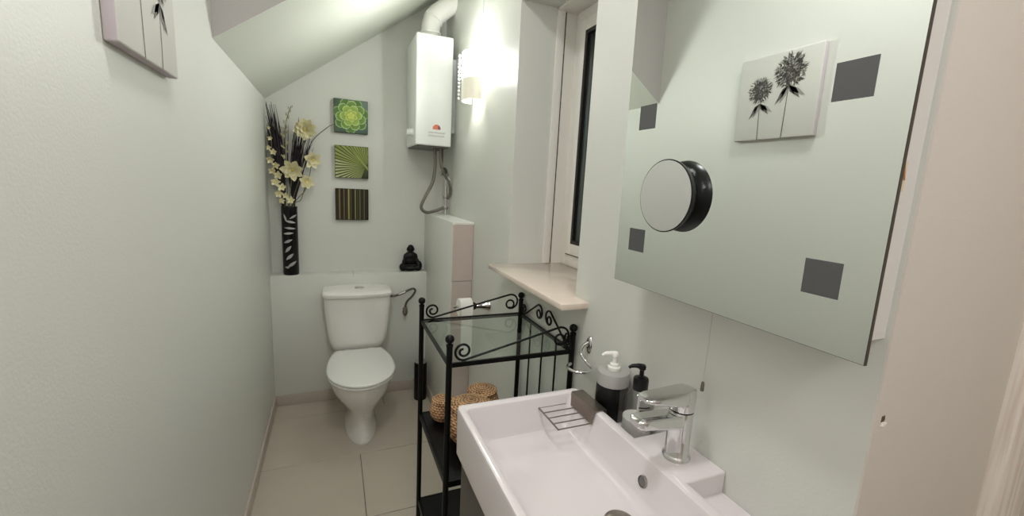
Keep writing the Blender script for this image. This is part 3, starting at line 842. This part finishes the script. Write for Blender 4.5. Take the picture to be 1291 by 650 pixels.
# ------------------------------------------------------------------ wrought iron rack
RX0, RX1, RYN, RYF, RZ = .305, .716, 1.150, 1.573, .977
rk = Thing('iron_rack', 'black wrought iron shelf rack with scrolls and a glass top', 'shelf rack', ((RX0 + RX1) / 2, (RYN + RYF) / 2, 0))
corners = [(RX0, RYF), (RX0, RYN), (RX1, RYF), (RX1, RYN)]
for (x, y) in corners:
    zt = RZ + .064
    b = new(); tube(b, [(x, y, 0), (x, y, zt)], .0092, 14); po = rk.part('post', b, M['iron'])
    b = new(); lathe(b, (x, y, zt - .006), [(.0105, 0), (.0105, .006), (.006, .008), (.006, .011)], 14); ball(b, (x, y, zt + .016), .0135, (1, 1, 1), 16, 12); rk.part('finial', b, M['iron'], po)
def rail(p, q, hz=.012, w=.007):
    b = new(); d = (Vector(q) - Vector(p)); s = Vector((-d.y, d.x, 0)).normalized() * w / 2; u = Vector((0, 0, hz / 2))
    loft(b, [[Vector(e) + s + u, Vector(e) - s + u, Vector(e) - s - u, Vector(e) + s - u] for e in (p, q)])
    return b
for z in (RZ, .590, .212):
    for a, c in ((0, 1), (2, 3), (0, 2), (1, 3)):
        rk.part('rail', rail((*corners[a], z), (*corners[c], z), .014 if z == RZ else .02), M['iron'], smooth=False)
b = new(); box(b, RX0 + .004, RX1 - .004, RYN + .004, RYF - .004, RZ - .001, RZ + .005, .001, 1)
rk.part('glass_shelf', b, M['shelfglass'], label='clear glass top shelf')
for z in (.592, .214):
    b = new(); box(b, RX0 + .004, RX1 - .004, RYN + .004, RYF - .004, z - .008, z + .008, .002, 1); rk.part('shelf', b, M['blackwood'])
# vertical bars on the wall side
for i in range(3):
    y = RYN + (RYF - RYN) * (i + 1) / 4
    b = new(); tube(b, [(RX1, y, .600), (RX1, y, RZ)], .0035, 8); rk.part('bar', b, M['iron'])
def scroll_points(L, r=.028, R=.033, top=.080):
    pts = []
    # low spiral: centre (r+.012, r): winds out and passes its left side, its bottom, then leaves up to the right
    c0 = (r + .014, r + .004); n = 36; turns = 1.55 * 2 * pi
    for k in range(n + 1):
        f = k / n; a = (-.36 * pi) - (1 - f) * turns; rr = .006 + (r - .006) * f ** .8
        pts.append((c0[0] + rr * cos(a), c0[1] + rr * sin(a)))
    c1 = (L - R - .012, top - R)
    m = 36; hook = []
    for k in range(m + 1):
        f = k / m; a = (.62 * pi) - f * 1.75 * 2 * pi; rr = R - (R - .006) * f ** 1.0
        hook.append((c1[0] + rr * cos(a), c1[1] - (0 if f < .2 else (f - .2) * .022) + rr * sin(a)))
    return pts + hook
def scroll_tube(b, o, d, pts, r=.0036):
    o = Vector(o); d = Vector(d).normalized()
    tube(b, [o + d * s + Vector((0, 0, z)) for s, z in pts], r, 8)
LX = RX1 - RX0
for y in (RYN, RYF):
    b = new(); scroll_tube(b, (RX0, y, RZ + .007), (1, 0, 0), scroll_points(LX)); rk.part('scroll', b, M['iron'])
LY = RYF - RYN
b = new()
half = scroll_points(LY / 2, .021, .028, .080)
scroll_tube(b, (RX1, RYF, RZ + .007), (0, -1, 0), half); scroll_tube(b, (RX1, RYN, RZ + .007), (0, 1, 0), half)
rk.part('scroll', b, M['iron'])

# wicker baskets
def basket(label, x, y, r, hgt, lid):
    z0 = .600
    t = Thing('wicker_basket', label, 'basket', (x, y, z0), 'lidded wicker baskets on the rack shelf')
    b = new(); n = 14
    prof = [(.0, 0), (r * .55, .0)]
    for k in range(n + 1):
        f = k / n; a = -.38 * pi + f * .64 * pi
        prof.append((r * (.30 + .70 * cos(a)) if False else r * cos(a) ** .8, hgt * (.5 + .5 * sin(a) / sin(.38 * pi))))
    prof = [(0, 0)] + [p for p in prof[2:]]
    lathe(b, (x, y, z0), prof, 40); t.part('body', b, M['wicker'])
    zt = z0 + prof[-1][1]; rt = prof[-1][0]
    b = new(); lathe(b, (x, y, zt - .004), [(rt * .9, 0), (rt * 1.16, .004), (rt * 1.20, .008), (rt * 1.16, .013), (rt * .9, .019), (rt * .5, .025), (rt * .12, .028), (0, .028)], 40)
    t.part('lid', b, M['wicker'])
basket('large round wicker basket at the front of the rack shelf', .437, 1.335, .085, .150, 0)
basket('small round wicker basket at the far left of the rack shelf', .378, 1.500, .050, .085, 0)
basket('tall wicker basket at the back of the shelf with its lid showing above the sink', .535, 1.500, .068, .105, 0)

# ------------------------------------------------------------------ basin and vanity
SXF, SY0, SY1, SZR, SZB = .278, .350, .970, .950, .822
sk = Thing('wash_basin', 'white rectangular wash basin with tap platform at lower right', 'wash basin', (.5, .63, SZB))
b = new()
xo0, xo1 = SXF, .628
def rr(x0, x1, y0, y1, z, r): return rrect(x0, x1, y0, y1, z, r, 6)
loft(b, [rr(xo0 + .006, xo1 + .0, SY0 + .006, SY1 - .006, SZB, .014), rr(xo0 + .001, xo1, SY0 + .001, SY1 - .001, SZB + .006, .016), rr(xo0, xo1, SY0, SY1, SZR - .006, .016),
         rr(xo0 + .002, xo1 - .002, SY0 + .002, SY1 - .002, SZR - .001, .014), rr(xo0 + .006, xo1 - .006, SY0 + .006, SY1 - .006, SZR, .012),
         rr(xo0 + .016, xo1 - .019, SY0 + .016, SY1 - .017, SZR, .012), rr(xo0 + .020, xo1 - .024, SY0 + .02, SY1 - .022, SZR - .003, .014), rr(xo0 + .022, xo1 - .026, SY0 + .022, SY1 - .025, SZR - .010, .016),
         rr(xo0 + .052, xo1 - .042, SY0 + .035, SY1 - .036, .875, .022), rr(xo0 + .062, xo1 - .050, SY0 + .045, SY1 - .042, .864, .022), rr(xo0 + .078, xo1 - .064, SY0 + .060, SY1 - .056, .859, .02), rr(.46, .56, .55, .65, .856, .03)])
box(b, .612, XR, SY0 + .002, SY1 - .002, SZB, .905, .006, 3)
box(b, .6155, XR, .552, .712, SZB + .01, SZR + .0004, .005, 3)
bas = sk.part('basin', b, M['basin'], angle=35)
b = new(); oc = Vector((.5925, .633, .903))
lathe(b, oc, [(.0, .001), (.0105, .001), (.0115, .0028), (.0125, .0), (.0125, -.003)], 24, (-1, 0, .2)); sk.part('overflow_hole', b, [M['darkhole']], bas)
b = new(); lathe(b, oc, [(.0108, .0015), (.0118, .0032), (.0132, .0005), (.0132, -.004), (.0108, -.004), (.0108, .0015)], 24, (-1, 0, .2)); sk.part('overflow_ring', b, M['steel'], bas)
b = new(); lathe(b, (.515, .600, .856), [(.031, 0), (.031, .002), (.026, .003), (.0255, .006), (.019, .009), (0, .010)], 32); sk.part('drain_cap', b, M['darksteel'], bas, label='domed metal drain cap')

vn = Thing('vanity_cabinet', 'dark brown cabinet under the wash basin', 'cabinet', (.52, .63, .30))
b = new(); box(b, .310, XR, .360, .955, 0, SZB - .001, .002, 1); vn.part('body', b, M['vanity'])
for y0, y1 in ((.362, .656), (.660, .953)):
    b = new(); box(b, .292, .309, y0, y1, .09, SZB - .012, .002, 1); dr = vn.part('door', b, M['vanity'])
    b = new(); ym = .625 if y1 < .7 else .691; tube(b, [(.292, ym, .64), (.272, ym, .64), (.272, ym, .74), (.292, ym, .74)], .004, 8); vn.part('handle', b, M['steel'], dr)

# tap
tp = Thing('mixer_tap', 'chrome single lever mixer tap on the basin platform', 'tap', (.668, .626, SZR))
ax, ay = .668, .626
b = new(); lathe(b, (ax, ay, SZR), [(.029, 0), (.029, .006), (.0265, .009), (.0245, .012), (.024, .06), (.0245, .09), (.025, .108), (.0, .108)], 40)
tp.part('body', b, M['chrome'])
b = new()
def slab(x, w, z0, z1, r=.006, n=4):     # an upright section of the spout or lever across y
    out = []
    for cx_, cz_, a0 in ((w / 2 - r, z1 - r, 0), (-w / 2 + r, z1 - r, pi / 2), (-w / 2 + r, z0 + r, pi), (w / 2 - r, z0 + r, 1.5 * pi)):
        for i in range(n + 1):
            a = a0 + i / n * pi / 2; out.append(Vector((x, ay + cx_ + r * cos(a), SZR + cz_ + r * sin(a))))
    return out
loft(b, [slab(ax - .005, .042, .072, .104), slab(ax - .04, .042, .078, .106), slab(ax - .08, .042, .084, .109), slab(ax - .104, .041, .087, .110), slab(ax - .115, .038, .089, .109), slab(ax - .121, .028, .093, .105, .004)])
sp = tp.part('spout', b, M['chrome'])
b = new(); lathe(b, (ax - .100, ay, SZR + .079), [(.0, .002), (.010, .002), (.011, 0), (.012, .001), (.012, .010)], 24); tp.part('aerator', b, M['steel'], sp)
b = new()
lathe(b, (ax, ay, SZR + .1105), [(.0245, 0), (.0255, .002), (.026, .036), (.024, .043), (.0, .045)], 40)
loft(b, [slab(ax + .022, .028, .128, .155, .007), slab(ax + .010, .048, .124, .157, .009), slab(ax - .02, .050, .124, .156, .009), slab(ax - .055, .050, .132, .154, .008), slab(ax - .085, .047, .139, .153, .006), slab(ax - .100, .040, .142, .152, .0045), slab(ax - .106, .028, .144, .150, .0028)])
tp.part('lever', b, M['chrome'])

# soap rack clipped on the rim
sr = Thing('soap_rack', 'bronze steel soap grid clipped on the basin rim', 'soap rack', (.60, .89, SZR))
b = new()
Y0, Y1 = .832, .945
pr = [(.634, .934), (.6345, .9535), (.598, .9535), (.592, .9185), (.5935, .9180), (.5995, .9515), (.632, .9515), (.632, .934)]
loft(b, [[Vector((x, y, z)) for x, z in pr] for y in (Y0, Y1)]); sr.part('clip', b, M['darksteel'], smooth=False)
b = new(); zg = .9215
for y in [Y0 + .002 + i * (Y1 - Y0 - .004) / 4 for i in range(5)]: tube(b, [(.4985, y, zg), (.5945, y, zg)], .0016, 6)
tube(b, [(.4985, Y0 + .001, zg), (.4985, Y1 - .001, zg)], .0022, 6)
sr.part('grid', b, M['darksteel'])

# soap dispensers
def pump(b, x, y, z, s=1., dirx=-1, diry=.0):
    lathe(b, (x, y, z), [(.0155 * s, 0), (.0165 * s, .002), (.0165 * s, .010 * s), (.012 * s, .012 * s), (.012 * s, .018 * s), (.006 * s, .020 * s), (.0055 * s, .036 * s), (.009 * s, .038 * s), (.0095 * s, .046 * s), (.007 * s, .050 * s), (0, .051 * s)], 24)
    zz = z + .045 * s; d = Vector((dirx, diry, 0)).normalized()
    c = Vector((x, y, zz))
    tube(b, spline([c, c + d * .012 * s + Vector((0, 0, .001)), c + d * .026 * s, c + d * .034 * s - Vector((0, 0, .005 * s))], 4), [.0065 * s] * 5 + [.0052 * s] * 4 + [.004 * s] * 4, 10)
d1 = Thing('soap_dispenser', 'black and silver soap dispenser with white pump behind the basin', 'soap dispenser', (.682, .880, .905), 'pump bottles on the basin ledge')
b = new(); lathe(b, (.682, .880, .905), [(.040, 0), (.0415, .002), (.0415, .092), (.040, .093), (0, .093)], 44); bd = d1.part('body', b, M['acrylic'], label='smoky clear body')
b = new()
def arcwall(b, x, y, r0, r1, a0, a1, z0, z1, n=24):
    o = [(x + r1 * cos(a0 + (a1 - a0) * i / n), y + r1 * sin(a0 + (a1 - a0) * i / n)) for i in range(n + 1)]
    i_ = [(x + r0 * cos(a0 + (a1 - a0) * i / n), y + r0 * sin(a0 + (a1 - a0) * i / n)) for i in range(n + 1)]
    s = o + i_[::-1]; loft(b, [[Vector((p[0], p[1], z0)) for p in s], [Vector((p[0], p[1], z1)) for p in s]])
arcwall(b, .682, .880, .0416, .0422, radians(130), radians(262), .906, .998, 30); d1.part('label_wrap', b, M['black'], bd, label='black wrap')
b = new(); lathe(b, (.682, .880, .998), [(.0415, 0), (.0425, .001), (.0425, .030), (.041, .034), (.034, .036), (.0, .037)], 44); d1.part('top_band', b, M['silverband'], label='silver top band')
b = new(); pump(b, .682, .880, 1.034, 1.0, -1, .35); d1.part('pump', b, M['white'], label='white pump')
d2 = Thing('lotion_bottle', 'clear bottle of white lotion with black pump behind the tap', 'lotion bottle', (.686, .777, .905), 'pump bottles on the basin ledge')
b = new(); lathe(b, (.686, .777, .905), [(.034, 0), (.0365, .003), (.0365, .085), (.034, .100), (.026, .113), (.015, .120), (.014, .126), (0, .126)], 40); bt = d2.part('body', b, M['clear'])
b = new(); lathe(b, (.686, .777, .907), [(.033, 0), (.0355, .003), (.0355, .048), (0, .048)], 40); d2.part('lotion', b, M['lotion'], bt, label='white lotion')
b = new(); tube(b, [(.686, .777, .955), (.686, .777, 1.028)], .003, 8); d2.part('dip_tube', b, M['white'], bt)
b = new()
for i in range(4):     # dark printed strokes on the bottle
    z = .972 + i * .008
    arcwall(b, .686, .777, .0366, .0369, radians(240 - i * 3), radians(300 - i * 8), z, z + .003, 8)
d2.part('printed_mark', b, M['black'], bt)
b = new(); lathe(b, (.686, .777, 1.028), [(.0175, 0), (.0185, .002), (.0185, .026), (.017, .030), (.010, .032)], 28); pump(b, .686, .777, 1.044, .95, -1, .45)
d2.part('pump', b, M['black'], label='black pump')

# tumbler ring on the wall
tg = Thing('tumbler_ring', 'chrome open ring holder on a curved wall arm', 'tumbler holder', (XR, 1.07, 1.02))
b = new(); lathe(b, (0, 0, 0), [(.0, .006), (.014, .005), (.017, .002), (.0175, 0), (0, 0)], 24)
bmesh.ops.transform(b, matrix=Matrix.Translation((XR, 1.075, 1.025)) @ Matrix.Rotation(-pi / 2, 4, 'Y') @ Matrix.Diagonal((1.6, .8, 1, 1)), verts=b.verts[:])
tg.part('wall_plate', b, M['chrome'])
b = new()
rc = Vector((.680, 1.040, .972)); rad = .036
ringpts = [rc + Vector((rad * cos(a), rad * sin(a), 0)) for a in [radians(-10 - i * 10) for i in range(0, 25)]]
tube(b, spline([(XR - .004, 1.075, 1.035), (.712, 1.080, 1.022), (.705, 1.078, 1.000), (.712, 1.058, .980)], 6)[:-1] + ringpts, [.0045] * 18 + [.005] * 25, 10)
tg.part('ring_arm', b, M['chrome'])

# ------------------------------------------------------------------ mirror cabinet
MX, MY0, MY1, MZ0, MZ1 = .630, .309, .841, 1.294, 2.10
mr = Thing('wall_mirror', 'large rectangular mirror cabinet with dark squares above the basin', 'mirror', (XR + .002, .575, MZ0))
b = new(); box(b, MX + .0065, XR, .337, MY1 - .02, MZ0 + .016, MZ1 - .016, .002, 1); bxp = mr.part('cabinet_box', b, M['box'], label='white cabinet box')
b = new(); box(b, MX + .0008, MX + .0062, MY0, MY1, MZ0, MZ1); mr.part('glass_edge', b, M['mirroredge'])
b = new(); box(b, MX, MX + .0008, MY0 + .0008, MY1 - .0008, MZ0 + .0008, MZ1 - .0008); mg = mr.part('mirror_glass', b, M['mirror'], label='silvered front glass', smooth=False)
for y0, z0 in ((.353, 1.636), (.353, 1.371), (.748, 1.636), (.748, 1.372)):
    b = new(); box(b, MX - .0006, MX + .0002, y0, y0 + .050, z0, z0 + .050); mr.part('etched_square', b, M['frost'], mg, label='dark etched square', smooth=False)
b = new(); lathe(b, (.672, .337, 1.449), [(.006, 0), (.006, .006), (.004, .008), (0, .008)], 14, (0, -1, 0)); mr.part('screw', b, M['steel'], bxp)
b = new(); box(b, .650, .690, .3362, .3372, 1.478, 1.53); box(b, .662, .700, .3362, .3372, 1.52, 1.56); mr.part('tape_patch', b, M['tape'], bxp, label='old cream tape', smooth=False)
for P_ in ([(.676, .3358, 1.556), (.690, .3358, 1.561), (.697, .3358, 1.535)], [(.652, .3358, 1.484), (.662, .3358, 1.478)]):
    b = new(); tube(b, P_, .0013, 5); mr.part('stain', b, M['rust'], bxp)

mr.o.rotation_euler = (0, radians(-.5), radians(.9))
sm = Thing('shaving_mirror', 'round black-rimmed magnifying mirror stuck on the large mirror', 'mirror', (MX, .672, 1.497))
sc = Vector((MX - .001, .672, 1.497))
b = new(); lathe(b, sc, [(.050, 0), (.058, .002), (.067, .014), (.0702, .022), (.0710, .027), (.0695, .0275), (0, .0275)], 56, (-1, 0, 0)); sm.part('housing', b, M['black'])
b = new(); lathe(b, sc, [(.0688, .0270), (.0688, .0282), (0, .0282)], 56, (-1, 0, 0)); sm.part('mirror_face', b, M['shavemirror'])

sm.o.rotation_euler = (0, radians(-.5), radians(.9))
pc = Thing('pull_cord', 'pale pull cord with dark toggle hanging below the mirror', 'pull cord', (.712, .62, 1.10))
b = new(); tube(b, [(.712, .62, MZ0 + .02), (.7125, .619, 1.2), (.712, .62, 1.115)], .0009, 6); pc.part('cord', b, M['cord'])
b = new(); lathe(b, (.712, .62, 1.095), [(.0, 0), (.0036, .001), (.004, .004), (.0034, .018), (.002, .022), (0, .022)], 14); pc.part('toggle', b, M['toggle'], label='dark toggle')

# ------------------------------------------------------------------ lights
cl_ = Thing('ceiling_light', 'round opal ceiling light above the entrance', 'ceiling light', (.02, .75, ZC))
b = new(); lathe(b, (.02, .75, ZC - .05), [(0, 0), (.10, .006), (.14, .025), (.145, .04)], 40); cl_.part('diffuser', b, M['lampglass'])
b = new(); lathe(b, (.02, .75, ZC - .012), [(.145, 0), (.155, .002), (.155, .012), (.145, .012)], 40); cl_.part('rim', b, M['white'])

def light(name, kind, loc, power, color, size=.1, rot=None):
    l = bpy.data.lights.new(name, kind); l.energy = power; l.color = color
    if kind == 'AREA': l.shape = 'DISK'; l.size = size
    else: l.shadow_soft_size = size
    o = bpy.data.objects.new(name, l); col.objects.link(o); o.location = loc
    if rot: o.rotation_euler = rot
    return o
light('ceiling_lamp_light', 'AREA', (.02, .75, ZC - .065), CEIL, (1, .985, .98), .26)
light('hall_lamp_light', 'POINT', (.18, -.5, 2.25), HALL, (1, .97, .97), .15)

w = bpy.data.worlds.new('night'); scn.world = w; w.use_nodes = True
w.node_tree.nodes['Background'].inputs[0].default_value = (.004, .005, .008, 1)
w.node_tree.nodes['Background'].inputs[1].default_value = 1

# ------------------------------------------------------------------ camera
def camera_rotation():
    f, cx, cy = 540., 645.5, 325.
    y = Vector((419 - cx, 223 - cy, f)).normalized()
    z = -Vector((478 - cx, 3557 - cy, f)).normalized(); z = (z - y * z.dot(y)).normalized()
    x = y.cross(z)
    R = Matrix((x, y, z))
    c = [R.col[0], -R.col[1], -R.col[2]]
    return Matrix((c[0], c[1], c[2])).transposed()
cd = bpy.data.cameras.new('camera'); cam = bpy.data.objects.new('camera', cd); col.objects.link(cam)
cam.matrix_world = Matrix.Translation((0, 0, 1.5)) @ camera_rotation().to_4x4()
cd.sensor_fit = 'HORIZONTAL'; cd.sensor_width = 36; cd.lens = 36 * 540 / 1291; cd.clip_start = .02
scn.camera = cam
vs = scn.view_settings
vs.view_transform = 'Standard'; vs.look = 'None'; vs.gamma = 1; vs.use_curve_mapping = False; vs.exposure = 0.12
scn.cycles.max_bounces = 10; scn.cycles.diffuse_bounces = 6; scn.cycles.glossy_bounces = 6; scn.cycles.transparent_max_bounces = 12
scn.cycles.use_denoising = True
